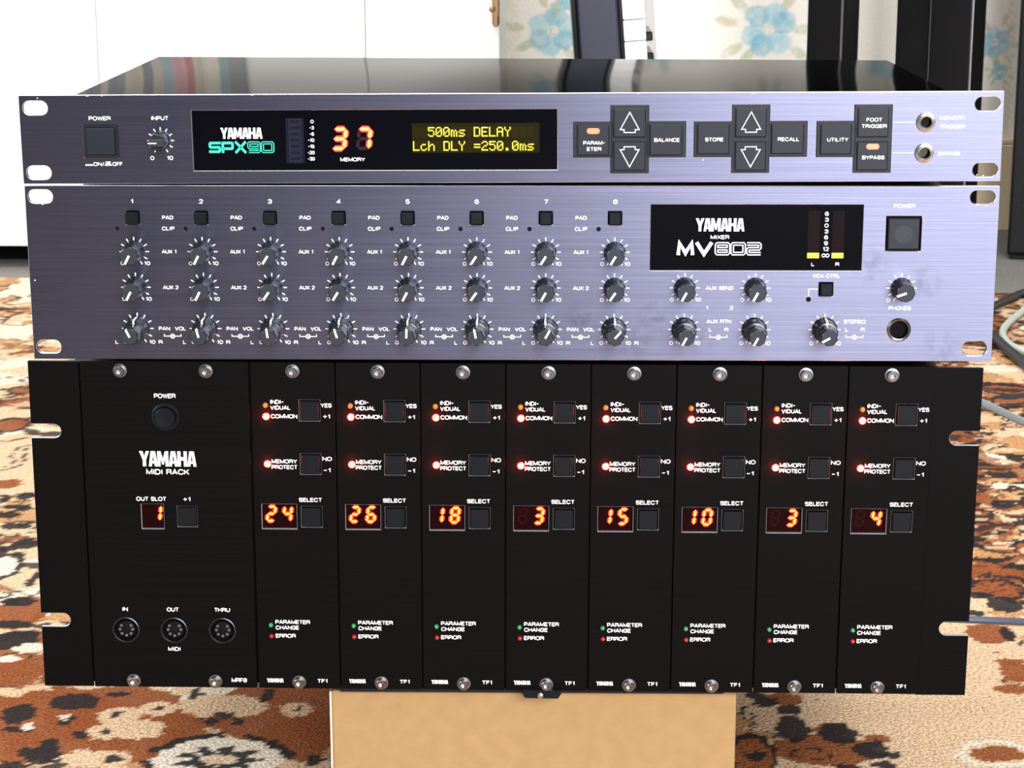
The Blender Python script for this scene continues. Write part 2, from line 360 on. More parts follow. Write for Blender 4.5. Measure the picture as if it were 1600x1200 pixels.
# ================================================================== setting
def sheet(name, corners, m, kind='structure', label=None, cat=None):
    me = bpy.data.meshes.new(name); n = len(corners)
    me.from_pydata(corners, [], [tuple(range(n))]); me.materials.append(m)
    o = bpy.data.objects.new(name, me); COL.objects.link(o); tag(o, label, cat, None, kind); return o
def slab(name, x0, x1, y0, y1, z0, z1, mats, bevel=0., parent=None, label=None, cat=None, kind=None, group=None, rot=None, loc=None):
    bm = bmesh.new(); bmesh.ops.create_cube(bm, size=1)
    for q in bm.verts: q.co = Vector(((x0+x1)/2+q.co.x*(x1-x0), (y0+y1)/2+q.co.y*(y1-y0), (z0+z1)/2+q.co.z*(z1-z0)))/1000
    if bevel: bmesh.ops.bevel(bm, geom=bm.edges[:], offset=bevel/1000, segments=2, affect='EDGES', profile=.5)
    me = bpy.data.meshes.new(name); bm.to_mesh(me); bm.free()
    for q in (mats if isinstance(mats, list) else [mats]): me.materials.append(M[q])
    o = bpy.data.objects.new(name, me); COL.objects.link(o)
    if parent is not None: o.parent = parent
    if loc: o.location = [q/1000 for q in loc]
    if rot: o.rotation_euler = rot
    return tag(o, label, cat, group, kind)

# ================================================================== the thin effects unit on top
SPX = empty('effects_unit', 'thin one-high black aluminium effects unit showing a red 37, topmost of the stacked rack units', 'rack unit',
            (.003093, -.000562, .085+.266125), (0, -.006162, -.015606))
holes = [slot(-232, 37.5), slot(-232, 5.6), slot(232.2, 37.6), slot(232.4, 5.6), rrect(-154.9, 24.3, 6.3, 35.9),
         rrect(-208.9, -191.6, 12.9, 29), circ(202.8, 29, 2.6), circ(202.6, 14, 2.6)]
g = G(2).plate(rrect(-240, 240, 0, 43.7, .6, 2), holes, -2.6, 0, .22)
g.text('POWER', -200.3, 32.3, 2.0, 10.8); g.text('INPUT', -170.6, 32.3, 2.0, 8.6)
g.rect(-208.6, -204.8, 9.0, 9.7, .06); g.text('ON/', -201.9, 9.8, 1.9, 5.4)
g.rect(-199.0, -195.4, 9.0, 9.6, .06); g.rect(-198.4, -196, 9.6, 11, .06); g.text('OFF', -192.6, 9.8, 1.9, 5.0)
tick_ring(g, -170.6, 21.3, 5.0, 6.6, .26); g.text('0', -175.2, 12.7, 2.0, 1.7); g.text('10', -166.4, 12.7, 2.0, 3.0)
for t, v, wd in (('MEMORY', 30.9, 12.6), ('TRIGGER', 26.7, 12.4), ('BYPASS', 13.6, 10.6)): g.text(t, 209.3, v, 1.9, wd, 'l')
g.stroke([(187.2, 29), (197.4, 29)], .4, .06); g.stroke([(187.2, 14), (197.4, 14)], .4, .06)
# nicked, bare spots along the upper edge
for u, du in ((-206.5, 1.6), (-199, .7), (-125, .9), (63, 1.4), (118, 2.6), (180, 2.0)):
    g.poly([(u, 43.1), (u+du, 43.2), (u+du*.7, 43.6), (u+du*.2, 43.55)], .05)
for u, v in ((231, 2.5), (-231, 42), (228, 2.9), (95, 10.6)): g.poly([(u, v), (u+.9, v+.3), (u+.6, v+.8)], .05)
g.build('front_panel', ['brushed', 'edge', 'print'], SPX)
# smoked display window
g = G().rect(-155.5, 25, 5.7, 36.5, -1.4, 2); maker_logo(g, -141.2, -120.5, 21.9, 27.3, 0, -1.3); model_glyphs(g, 'SPX', -147.2, -128.4, 14.9, 20.5, 1, 2, True, -1.3, .22)
model_glyphs(g, '90', -128.0, -114.9, 14.9, 20.5, 1, 2, False, -1.3, .24)
for k, t in enumerate(['0', '-3', '-6', '-10', '-15', '-20', '-30']): g.text(t, -95.0, 30.2-3.05*k, 1.7, [1.3, 2.3, 2.3, 3.2, 3.2, 3.5, 3.5][k], 'r', w=-1.3)
g.text('MEMORY', -76.3, 11.5, 1.9, 12.2, w=-1.3)
win = g.build('display_window', ['print', 'teal', 'window'], SPX, label='black smoked display window with white and teal lettering')
g = G().rect(-109, -100, 9.7, 31.9, -1.35)
for k in range(7): g.stroke([(-107.2, 30.2-3.05*k-1.1), (-101.8, 30.2-3.05*k-1.1), (-101.8, 30.2-3.05*k+1.1), (-107.2, 30.2-3.05*k+1.1)], .25, -1.3, 1, True)
g.build('level_meter', ['meter', 'meterline'], win, label='dark blue-grey level meter strip')
g = G()
for P in seg_polys('8', -70.5, 21.7, 7.2, 11.2, 1.7): g.poly(P, -1.36, 2)
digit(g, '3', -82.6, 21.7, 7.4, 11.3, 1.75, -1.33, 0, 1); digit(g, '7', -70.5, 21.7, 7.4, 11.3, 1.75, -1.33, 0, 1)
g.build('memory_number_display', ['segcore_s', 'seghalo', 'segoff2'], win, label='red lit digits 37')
g = G().rect(-46.9, 15.6, 14.6, 29.2, -1.36)
for r_, v0 in ((0, 24.8), (1, 17.9)):
    s_ = ['  500ms DELAY   ', 'Lch DLY =250.0ms'][r_]
    for k, ch in enumerate(s_):
        u = -46.5+3.74*k
        g.rect(u-.1, u+3.3, v0-2.7, v0+2.7, -1.34, 1)
        for a, row in enumerate(DOT[ch]):
            for b, q in enumerate(row):
                if q == '1': g.rect(u+.64*b, u+.64*b+.66, v0+2.3-.68*a-.5, v0+2.3-.68*a+.2, -1.31, 2)
g.build('text_display', ['lcdback', 'lcdcell', 'lcddot'], win, label='yellow dot text reading 500ms DELAY')
# power key, input knob
k = G().box(-207.3, -193.0, 14.4, 27.6, -3, 1.6, .5).build('power_button', ['cap'], SPX, label='square charcoal power button')
G().plate(rrect(-208.8, -191.7, 13, 28.9), [rrect(-207.5, -192.8, 14.2, 27.8)], -3, .3, .05, 0, 0).build('button_surround', ['frame'], k)
g = G().lathe(0, 0, [(5.0, 0), (5.0, .9), (4.4, 1.6), (4.0, 9.0), (3.6, 9.6), (0.01, 9.6)], 32, 0, .05, (2, 3))
k = g.build('input_knob', ['knob'], SPX, (-170.6, 21.3, 0))
G().box(-3.7, 3.7, -1.9, 1.9, 9.5, 11.6, .4).build('grip_bar', ['knobface'], k)
G().box(-4.0, .2, -.28, .28, 11.55, 11.75).build('pointer', ['pointer'], k, label='white pointer line')
# key clusters
def key_cluster(spec, frames, lamp=None):
    fr = G()
    for a in frames: fr.box(*a, -.2, .9, .35)
    for a in spec: pass
    return fr
clusters = [
 ([(32.1, 51.5, 12.4, 29.8), (50.2, 69, 4.6, 37.8), (67.5, 87, 12.4, 29.9)],
  [(34.1, 49.6, 13.5, 28.3, 'PARAM-|ETER'), (51.7, 67.4, 22.2, 36.4, 'up'), (51.7, 67.4, 6.0, 20.3, 'dn'), (69.3, 85.2, 13.5, 28.7, 'BALANCE')]),
 ([(90.8, 110.2, 12.4, 29.7), (109.2, 127.6, 4.6, 37.8), (126.5, 145.8, 12.4, 29.8)],
  [(92.4, 108.0, 13.9, 28.6, 'STORE'), (110.8, 125.9, 22.1, 36.4, 'up'), (110.8, 125.9, 5.8, 20.1, 'dn'), (128.2, 144.0, 13.9, 28.6, 'RECALL')]),
 ([(150.2, 169.5, 12.2, 29.7), (168.2, 186.6, 4.5, 37.6)],
  [(152.0, 167.0, 13.6, 28.4, 'UTILITY'), (169.8, 184.7, 21.9, 36.0, 'FOOT|TRIGGER'), (169.8, 184.8, 5.8, 19.9, 'BYPASS')])]
WID = {'PARAM-': 10.6, 'ETER': 7.0, 'BALANCE': 12.4, 'STORE': 8.9, 'RECALL': 10.4, 'UTILITY': 10.2, 'FOOT': 7.6, 'TRIGGER': 12.2, 'BYPASS': 10.8}
for frames, keys in clusters:
    fr = G()
    for a in frames: fr.box(*a, -.2, .9, .35)
    fo = fr.build('key_frame', ['frame'], SPX)
    for (u0, u1, v0, v1, t) in keys:
        nm = 'arrow_key' if t in ('up', 'dn') else 'function_key'
        uc, vc = (u0+u1)/2, (v0+v1)/2; g = G(1).box(u0, u1, v0, v1, .5, 2.4, .55, 0)
        if t in ('up', 'dn'):
            P = [(0, 5.2), (4.6, -3.2), (2.7, -3.2), (2.7, -4.6), (-2.7, -4.6), (-2.7, -3.2), (-4.6, -3.2)]
            sgn = 1 if t == 'up' else -1
            g.stroke([(uc+a, vc+b*sgn) for a, b in P], .42, 2.46, 1, True)
            g.build(nm, ['cap', 'print'], SPX, label='charcoal key with white arrow outline pointing '+('up' if t == 'up' else 'down'))
        else:
            L = t.split('|')
            if t == 'BYPASS': vs = [vc-.7]
            elif t.startswith('PARAM'): vs = [vc-1.2, vc-4.2]
            elif len(L) == 2: vs = [vc+1.5, vc-1.6]
            else: vs = [vc-.1]
            for a, v in zip(L, vs): g.text(a, uc+(.4 if a != 'UTILITY' else .8), v, 1.85, WID[a], w=2.46)
            ko = g.build(nm, ['cap', 'print'], SPX, label='charcoal key lettered '+t.replace('-|', '').replace('|', ' '))
            if t in ('BYPASS',) or t.startswith('PARAM'):
                vv = vc+4.6
                G().prism(rrect(uc-3.1, uc+3.1, vv-1.35, vv+1.35, 1.3), 2.3, 2.6).build('key_lamp', ['ledsoft'], ko, label='glowing red oval lamp')
for (u, v) in ((202.8, 29), (202.6, 14)):
    j = G().lathe(0, 0, [(4.7, 0), (4.5, 1.3), (3.3, 1.7), (2.6, 1.3)], 32, cap=False).build('jack_socket', ['chrome'], SPX, (u, v, 0), 'nickel ringed jack socket')
    G().lathe(0, 0, [(2.6, 1.32), (2.55, 1.0), (2.5, -6.2), (.01, -6.2)], 24).build('socket_bore', ['hole'], j, label='dark socket hole')
# lid and case, slightly sprung
nx, ny = 24, 14; D = 214.4; HW = 213.8
g = G(); vs = []; fs = []
for j in range(ny+1):
    for i in range(nx+1):
        a, b = i/nx, j/ny; u = -HW+2*HW*a
        tw = -2.1*b*(2*a-1)*1.0
        dome = .9*math.sin(math.pi*b)*math.sin(math.pi*a)+.25*math.sin(math.pi*5*a)*math.sin(math.pi*b)
        vs.append((u, 43.0+tw+dome, -2.6-(D-2.6)*b))
for j in range(ny):
    for i in range(nx): q = j*(nx+1)+i; fs.append((q, q+1, q+nx+2, q+nx+1))
g.add(vs, fs)
n0 = len(g.v); E = [(0, 0), (nx, 0), (nx, ny), (0, ny)]; c4 = [j*(nx+1)+i for i, j in E]
g.v += [(g.v[q][0], 1.5, g.v[q][2]) for q in c4]
for i in range(4):
    j = (i+1) % 4
    line = [E[i], E[j]]; st = max(abs(E[j][0]-E[i][0]), abs(E[j][1]-E[i][1])); dx, dy = (E[j][0]-E[i][0])//st, (E[j][1]-E[i][1])//st
    top = [(E[i][1]+dy*s_)*(nx+1)+E[i][0]+dx*s_ for s_ in range(st+1)]
    g.f.append(tuple([n0+i, n0+j]+top[::-1])); g.m.append(0)
g.f.append((n0+3, n0+2, n0+1, n0)); g.m.append(0)
g.build('case', ['cover'], SPX, label='dark steel case with reflective lid')

# ================================================================== the mixer in the middle
MX = empty('audio_mixer', 'two-high black brushed rack mixer with eight columns of knobs, middle unit of the stack', 'rack unit',
           (.003978, 0, .085+.176608), (0, -.001076, -.004374))
CU = [-186.8+34.11*i for i in range(8)]
holes = [slot(-232.3, 82.4), slot(231.7, 82.4), slot(-232.2, 6.3), slot(231.4, 6.6, 12.4, 7.4), rrect(69.5, 173.9, 45.7, 78.7), rrect(185.2, 202.5, 55.7, 73), circ(193.5, 16.1, 4.6),
         rrect(153.2, 160.2, 33, 40)]
for u in CU: holes += [rrect(u-3.4, u+3.4, 68.5, 75.3), circ(u-8.1, 66.4, .95, 14)]
holes.append(circ(148.2, 31.3, 1.1, 14))
g = G(2).plate(rrect(-240, 240, 0, 87.9, .6, 2), holes, -2.6, 0, .22)
for i, u in enumerate(CU):
    g.text(str(i+1), u+.1, 80.05, 2.2, 1.9 if i else 1.3)
    tick_ring(g, u, 54.9, 5.7, 7.4, .27); tick_ring(g, u, 36.85, 5.7, 7.4, .27); tick_ring(g, u, 15.85, 6.2, 8.0, .27)
    for v in (49.0, 30.9): g.text('0', u-6.2, v, 1.9, 1.6); g.text('10', u+6.2, v, 1.9, 3.0)
    g.text('0', u-6.3, 8.9, 1.9, 1.6); g.text('10', u+7.0, 8.9, 1.9, 3.0); g.text('L', u-10.8, 8.85, 1.9, 1.5); g.text('R', u+11.2, 8.85, 1.9, 1.9)
    if i < 7:
        c = u+17.4
        g.text('PAD', c, 72, 1.9, 5.6); g.text('CLIP', c, 66.5, 1.9, 6.2); g.text('AUX 1', c, 54.9, 1.9, 7.4); g.text('AUX 2', c, 36.8, 1.9, 7.8)
        g.text('PAN', c-4.0, 15.8, 1.9, 5.6); g.text('VOL', c+4.1, 15.8, 1.9, 5.6); pan_mark(g, c, 11.9)
for u in (86.85, 121.75):
    tick_ring(g, u, 37.05, 5.7, 7.4, .27); tick_ring(g, u, 16, 6.2, 8, .27)
    for v in (31.1, 9.0): g.text('0', u-6.3, v, 1.9, 1.6); g.text('10', u+6.6, v, 1.9, 3.0)
g.text('AUX SEND', 104, 37, 1.9, 13.8); g.text('1', 98.1, 27, 1.9, 1.1); g.text('2', 110.1, 27, 1.9, 1.6)
g.text('AUX RTN', 104, 20.1, 1.9, 12.3); g.text('L', 100, 15.9, 1.9, 1.5); g.text('R', 107.9, 15.9, 1.9, 1.9); pan_mark(g, 104, 12)
tick_ring(g, 156.7, 16.1, 6.2, 8, .27); tick_ring(g, 194, 37.1, 5.7, 7.4, .27)
g.text('0', 150.3, 9, 1.9, 1.6); g.text('10', 163.4, 9, 1.9, 3); g.text('0', 187.6, 31, 1.9, 1.6)
g.text('STEREO', 171.5, 20.1, 1.9, 10.8); g.text('L', 167.7, 16.1, 1.9, 1.5); g.text('R', 175.6, 16.1, 1.9, 1.9); pan_mark(g, 171.6, 12.2)
g.text('VCA CTRL', 156.6, 43.2, 1.9, 13.4); g.text('POWER', 193.7, 78.1, 1.9, 10.4); g.text('PHONES', 193.5, 27, 1.9, 11)
g.stroke([(148.2, 33), (148.2, 36.6), (152.6, 36.6)], .35, .06)
for u, v in ((233, 78), (228.5, 78.6), (-232, 78.2), (-228, 3.2), (-238, 40)): g.poly([(u, v), (u+1.2, v+.2), (u+.8, v+.7)], .05)
wear(M['brushed2'], [(72, 22), (94, 12), (156, 14), (62, 10), (178, 48), (205, 40), (36, 22), (215, 8)], .3)
g.build('front_panel', ['brushed2', 'edge', 'print'], MX)
g = G().rect(69, 174.4, 45.2, 79.2, -1.4, 1); maker_logo(g, 91.8, 115.8, 65.2, 71.7, 0, -1.3); g.text('MIXER', 103.8, 62.3, 2.0, 9.2, w=-1.3)
model_glyphs(g, 'MV', 82.6, 100.8, 53.3, 59.7, 0, 1, True, -1.3, .27); model_glyphs(g, '802', 101.6, 124.4, 53.3, 59.7, 0, 1, False, -1.3, .25)
for k_, t in enumerate(['6', '3', '0', '3', '6', '9', '12']): g.text(t, 156.1, 74-2.93*k_, 2.0, 3.0 if t == '12' else 2.1, w=-1.3)
for d in (-.95, .95): g.ring(156.1+d, 53.2, .55, 1.0, -1.3, 18)
g.text('L', 150, 48.8, 1.8, 1.6, w=-1.3); g.text('R', 162, 48.8, 1.8, 1.9, w=-1.3)
win = g.build('display_window', ['print', 'window'], MX, label='black smoked display window with white lettering')
for uc in (150.0, 162.0):
    g = G().rect(uc-2.9, uc+2.9, 54.8, 75.6, -1.35)
    for k_ in range(7): g.rect(uc-2.6, uc+2.6, 55.6+2.93*k_, 57.7+2.93*k_, -1.33, 1)
    g.rect(uc-2.9, uc+2.9, 51.9, 54.5, -1.3, 2)
    g.build('level_meter', ['hole', 'meterred', 'yellow'], win, label='level column with one lit yellow bar')
pad = G().box(-2.9, 2.9, -2.9, 2.9, -3, 3.4, .45).mesh('pad_button', ['plastic'])
for u in CU: inst(pad, 'pad_button', MX, (u, 71.9, 0), 'small black square push button')
inst(pad, 'control_button', MX, (156.7, 36.5, 0), 'small black square push button')
lens = G().lathe(0, 0, [(.93, -1), (.93, .06), (.5, .25), (.01, .3)], 14).mesh('clip_lamp', ['hole'])
for u in CU: inst(lens, 'clip_lamp', MX, (u-8.1, 66.4, 0), 'tiny unlit dark lamp')
inst(lens, 'clip_lamp', MX, (148.2, 31.3, 0), 'tiny unlit dark lamp')
pb = G().box(186.2, 201.5, 56.7, 72.0, -3, 1.2, .5).build('power_button', ['cap'], MX, label='square charcoal power button')
G().ring(193.8, 64.3, 0.01, 4.4, 1.22, 24).build('finger_dish', ['capworn'], pb, label='worn round patch')
j = G().lathe(0, 0, [(6.0, 0), (5.9, .5), (5.3, 1.0), (4.6, .7)], 32, cap=False).build('jack_socket', ['screw'], MX, (193.5, 16.1, 0), 'steel headphone socket')
G().lathe(0, 0, [(4.6, .72), (4.5, .4), (4.3, -7), (.01, -7)], 24).build('socket_bore', ['hole'], j)
# knobs
kb = G().lathe(0, 0, [(5.35, .2), (5.35, 1.0), (5.1, 1.6), (4.75, 12.6), (4.35, 13.6), (4.1, 13.8)], 36, 0, .06, (2, 3))
kb.m[-1] = 1; KB = kb.mesh('rotary_knob', ['knob', 'knobface'])
KP = G().box(-.55, .55, -.3, 4.3, 13.6, 14.05).box(-.55, .55, 4.1, 4.6, 9, 13.7).mesh('pointer', ['pointer'])
ko = G().lathe(0, 0, [(6.3, .2), (6.3, 1.0), (6.0, 1.6), (5.7, 8.8), (5.2, 9.7), (4.2, 9.9)], 36, 0, .05, (2, 3)).mesh('volume_knob', ['knob'])
kop = G().box(-.45, .45, 3.9, 5.4, 9.6, 10.05).box(-.45, .45, 5.3, 6.2, 1.6, 9.4).mesh('pointer', ['pointer'])
ki = G().lathe(0, 0, [(4.1, 9.8), (4.5, 10.4), (4.3, 19.6), (3.9, 20.6), (3.7, 20.8)], 32, 0, .06, (1, 2))
ki.m[-1] = 1; KI = ki.mesh('pan_knob', ['knob', 'knobface'])
kip = G().box(-.5, .5, -.2, 3.9, 20.6, 21.05).box(-.5, .5, 3.7, 4.2, 15, 20.7).mesh('pointer', ['pointer'])
def rot(o, deg):
    o.rotation_euler = (0, R(deg), 0); return o
def rotary(u, v, deg, name='rotary_knob'):
    k = rot(inst(KB, name, MX, (u, v, 0)), deg); inst(KP, 'pointer', k, label='cream pointer line')
def dual(u, v, out, inn, name='dual_knob'):
    k = rot(inst(ko, name, MX, (u, v, 0)), out); inst(kop, 'pointer', k, label='cream pointer line')
    i_ = rot(inst(KI, 'inner_knob', k), inn-out); p = rot(inst(kip, 'pointer', k, label='cream pointer line'), inn-out)
rj = random.Random(4)
for i, u in enumerate(CU):
    rotary(u, 54.9, 210+rj.uniform(-4, 4), 'auxiliary_knob'); rotary(u, 36.85, 212+rj.uniform(-5, 5), 'auxiliary_knob')
    dual(u, 15.85, rj.uniform(-3, 3), [-25, -14, -8, -17, 2, -11, 30, 42][i], 'volume_and_pan_knob')
for u in (86.85, 121.75):
    rotary(u, 37.05, 208, 'send_knob'); dual(u, 16, 210, 208, 'return_knob')
dual(156.7, 16.1, 0, 240, 'stereo_knob'); rotary(194, 37.1, 250, 'phones_knob')
G().box(-214, 214, 1.0, 86.5, -250, -2.6).build('case', ['black'], MX, label='plain black steel case')

# ================================================================== the module rack below
RK = empty('module_rack', 'large black rack of eight modules with red digits, standing on the cardboard box', 'rack unit',
           (0, 0, .085), (0, .003993, 0))
def ear(sgn):
    lo = rrect(0, 25.6, 0, 174.4)
    P = [(0, 0), (25.6, 0), (25.6, 174.4), (0, 174.4)]
    def notch(v):
        r = 3.7; return [(0, v+r)]+[(11.5+r*math.sin(R(a)), v+r*math.cos(R(a))) for a in range(0, 181, 15)]+[(0, v-r)]
    P = P+notch(138.1)+notch(36.6)
    if sgn < 0: Q = [(-240+a, b) for a, b in P]
    else: Q = [(240-a+(.0), b-.4) for a, b in P][::-1]
    return G().plate(Q, [], -2.4, -.2, .15, rim=0).build('rack_ear', ['black', 'edge_dim'], RK, label='black end flange with two slots')
ear(-1); ear(1)
SCR = G().lathe(0, 0, [(3.6, -.2), (3.6, .5), (2.75, .6), (2.75, 2.9), (2.45, 3.3), (1.35, 3.3)], 26)
SCR.f.pop(); SCR.m.pop()
SCR.lathe(0, 0, [(1.35, 3.3), (1.35, 1.6), (.01, 1.6)], 6, 1)
SCR = SCR.mesh('cap_screw', ['screw', 'steel'])
# power module, two widths
g = G(2).plate(rrect(-213.6, -128.6, 0, 174.7, .4, 2), [rrect(-185.5, -174.0, 86.5, 99.8), rrect(-167.0, -156.8, 87.8, 98.8), circ(-171.2, 146, 6.2)]
     + [circ(u, 31.5, 6.3) for u in (-196, -170.9, -145.8)], -2.2, 0, .15, rim=0)
g.text('POWER', -171.2, 156.9, 2.4, 10.9); maker_logo(g, -185.4, -156.3, 119.9, 127.9, 2); g.text('MIDI RACK', -171.1, 117.0, 2.9, 22.0)
g.text('OUT SLOT', -180.1, 102.6, 2.2, 15.4); g.text('+1', -161.8, 102.5, 2.2, 4.0)
for t, u, wd in (('IN', -196.1, 3.0), ('OUT', -171.2, 6.2), ('THRU', -145.6, 8.2)): g.text(t, u, 42.9, 2.2, wd)
g.text('MIDI', -171.1, 21.2, 2.2, 6.6); g.text('MRF8', -137.8, 4.2, 2.3, 8.0)
pw = g.build('power_module', ['black', 'edge_dim', 'print'], RK, label='double-width module with round power button and white lettering')
for u, v in ((-193.4, 170), (-150, 170), (-193, 3.6), (-150.2, 3.6)): inst(SCR, 'cap_screw', pw, (u, v, 0))
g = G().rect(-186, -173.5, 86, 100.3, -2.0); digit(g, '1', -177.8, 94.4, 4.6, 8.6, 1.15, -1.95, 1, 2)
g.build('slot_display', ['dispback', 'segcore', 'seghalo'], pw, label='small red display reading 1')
KEY = G().box(-4.75, 4.75, -4.9, 4.9, -3, 1.4, .35).mesh('push_button', ['plastic'])
inst(KEY, 'push_button', pw, (-161.9, 93.4, 0))
bt = G().lathe(0, 0, [(7.2, 0), (7.2, .6), (6.6, 1.1), (5.6, 1.0), (5.5, -1)], 36).build('power_button', ['plastic'], pw, (-171.2, 146, 0), 'round black push power button')
G().lathe(0, 0, [(5.2, -1), (5.2, 3.2), (4.6, 3.9), (0.01, 3.5)], 32).build('button_cap', ['plastic'], bt)
for u in (-196, -170.9, -145.8):
    g = G().lathe(0, 0, [(7.0, 0), (7.0, .3), (6.6, .5)], 36, 1, cap=False).lathe(0, 0, [(6.6, .5), (6.1, .2), (6.0, -3.6), (.01, -3.6)], 36)
    s_ = g.build('midi_socket', ['plastic', 'rimdim'], pw, (u, 31.5, 0), 'round five-pin socket')
    g = G().lathe(0, 0, [(4.5, -3.6), (4.5, -1.2), (4.1, -1.0), (0.01, -1.0)], 32)
    for a in (-130, -90, -45, 0, 45, 90, 130): g.lathe(3.3*math.sin(R(180+a)), 3.3*math.cos(R(180+a)), [(.68, -1.0), (.68, -.8), (.35, -.8), (.3, -2)], 10, 1)
    g.build('pin_insert', ['hole', 'steel'], s_)
# eight single modules: plates share one mesh, as do their keys, lamps, screws and lettering
g = G(2).plate(rrect(-21.15, 21.15, 0, 174.7, .4, 2), [rrect(-17.3, .6, 87.0, 100.3), rrect(2.95, 13.6, 88.1, 99.2), rrect(2.95, 13.6, 116.2, 127.2), rrect(2.95, 13.6, 144.3, 155.3)],
                  -2.2, 0, .15, rim=0)
def lt(t, u, v, wd, h=2.15): g.text(t, u, v, h, wd, 'l')
lt('INDI-', -11.7, 154.2, 7.0); lt('VIDUAL', -11.6, 151.2, 10.2); lt('COMMON', -11.4, 146.7, 13.4); lt('YES', 13.9, 152.5, 5.6); lt('+1', 15.0, 146.7, 3.8)
lt('MEMORY', -11.6, 123.0, 13.0); lt('PROTECT', -11.7, 120.0, 13.2); lt('NO', 14.3, 124.5, 4.8); lt('-1', 14.8, 118.5, 3.8); lt('SELECT', 1.9, 102.7, 11.8)
lt('PARAMETER', -11.8, 36.6, 18.0); lt('CHANGE', -11.7, 33.5, 12.2); lt('ERROR', -11.8, 29.0, 10.4); lt('TF1', 9.4, 4.2, 5.4)
maker_logo(g, -17.0, -8.3, 3.2, 5.4, 2)
plate = g.mesh('tone_module', ['black', 'edge_dim', 'print'])
def lit(): return G().lathe(0, 0, [(1.95, -.2), (1.95, .35), (1.4, .55)], 20, 1, cap=False).lathe(0, 0, [(1.4, .55), (1.25, 1.1), (.8, 1.5), (.01, 1.65)], 20).mesh('indicator_lamp', ['ledred', 'ledring'])
def dome(r, m): return G().lathe(0, 0, [(r, -.5), (r, .5), (r*.9, 1.1), (r*.6, 1.6), (.01, 1.8)], 20).mesh('indicator_lamp', [m])
LAMP = {q: dome(r, q) for q, r in (('ledor', 1.35), ('ledred', 1.75), ('ledgr', 1.15), ('ledrd', 1.2))}
LAMP['ledred'] = lit()
back = 'dispback'
for i, val in enumerate(['24', '26', '18', ' 3', '15', '10', ' 3', ' 4']):
    uc = -106.3+42.97*i
    mo = inst(plate, 'tone_module', RK, (uc, 0, 0), 'black module with red digits reading '+val.strip())
    for q, u, v, lb in (('ledor', -14.0, 152.5, 'small amber lamp, unlit'), ('ledred', -13.8, 146.6, 'lit red lamp'), ('ledred', -13.7, 121.7, 'lit red lamp'), ('ledgr', -14.1, 34.9, 'small green lamp, unlit'), ('ledrd', -13.9, 28.9, 'small red lamp, unlit')):
        inst(LAMP[q], 'indicator_lamp', mo, (u, v, 0), lb)
    for v in (93.6, 121.7, 149.8): inst(KEY, 'push_button', mo, (8.27, v, 0))
    inst(SCR, 'cap_screw', mo, (0, 170.2, 0)); inst(SCR, 'cap_screw', mo, (-.1, 3.6, 0))
    g = G().rect(-17.8, 1.1, 86.5, 100.8, -2.0)
    for k_, ch in enumerate(val):
        u = -12.7+8.3*k_
        if ch == ' ':
            for P in seg_polys('8', u, 94.6, 4.8, 8.8, 1.2): g.poly(P, -1.97, 3)
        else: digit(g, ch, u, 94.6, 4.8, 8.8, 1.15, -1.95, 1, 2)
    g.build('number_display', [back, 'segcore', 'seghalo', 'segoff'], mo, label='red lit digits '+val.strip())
G().box(-218, 218, 1.5, 173.5, -290, -3.2).build('case', ['black'], RK, label='plain black steel case')
G().prism([(10.2, -.6), (11.5, -3.0), (28.6, -3.2), (30.4, -.4), (30.4, 1.2), (10.2, 1.2)], 0.3, 3.0).lathe(19.5, -1.2, [(1.5, 3), (1.5, 4.4), (.01, 4.8)], 16, 1).build('latch_tab', ['plastic', 'steel'], RK, label='small black tab under the module reading 3')

# ================================================================== under and around the stack
box = empty('cardboard_box', 'plain pale brown cardboard box on the rug under the black module rack', 'box', (.0158, .15, 0))
slab('box_body', -106.6, 106.6, -142, 142, 0, 81.0, 'card', 1.2, box)
g = G().box(-107.4, -106.4, 1, 80.5, 139.5, 142.3).build('cut_edge', ['cardedge'], box, label='pale torn paper edge')
mat_ = slab('foam_mat', -85.5, 115.5, 4.5, 280, 81.6, 84.3, 'rubber', .6, None, 'thin black foam mat between the module rack and the cardboard box', 'mat')

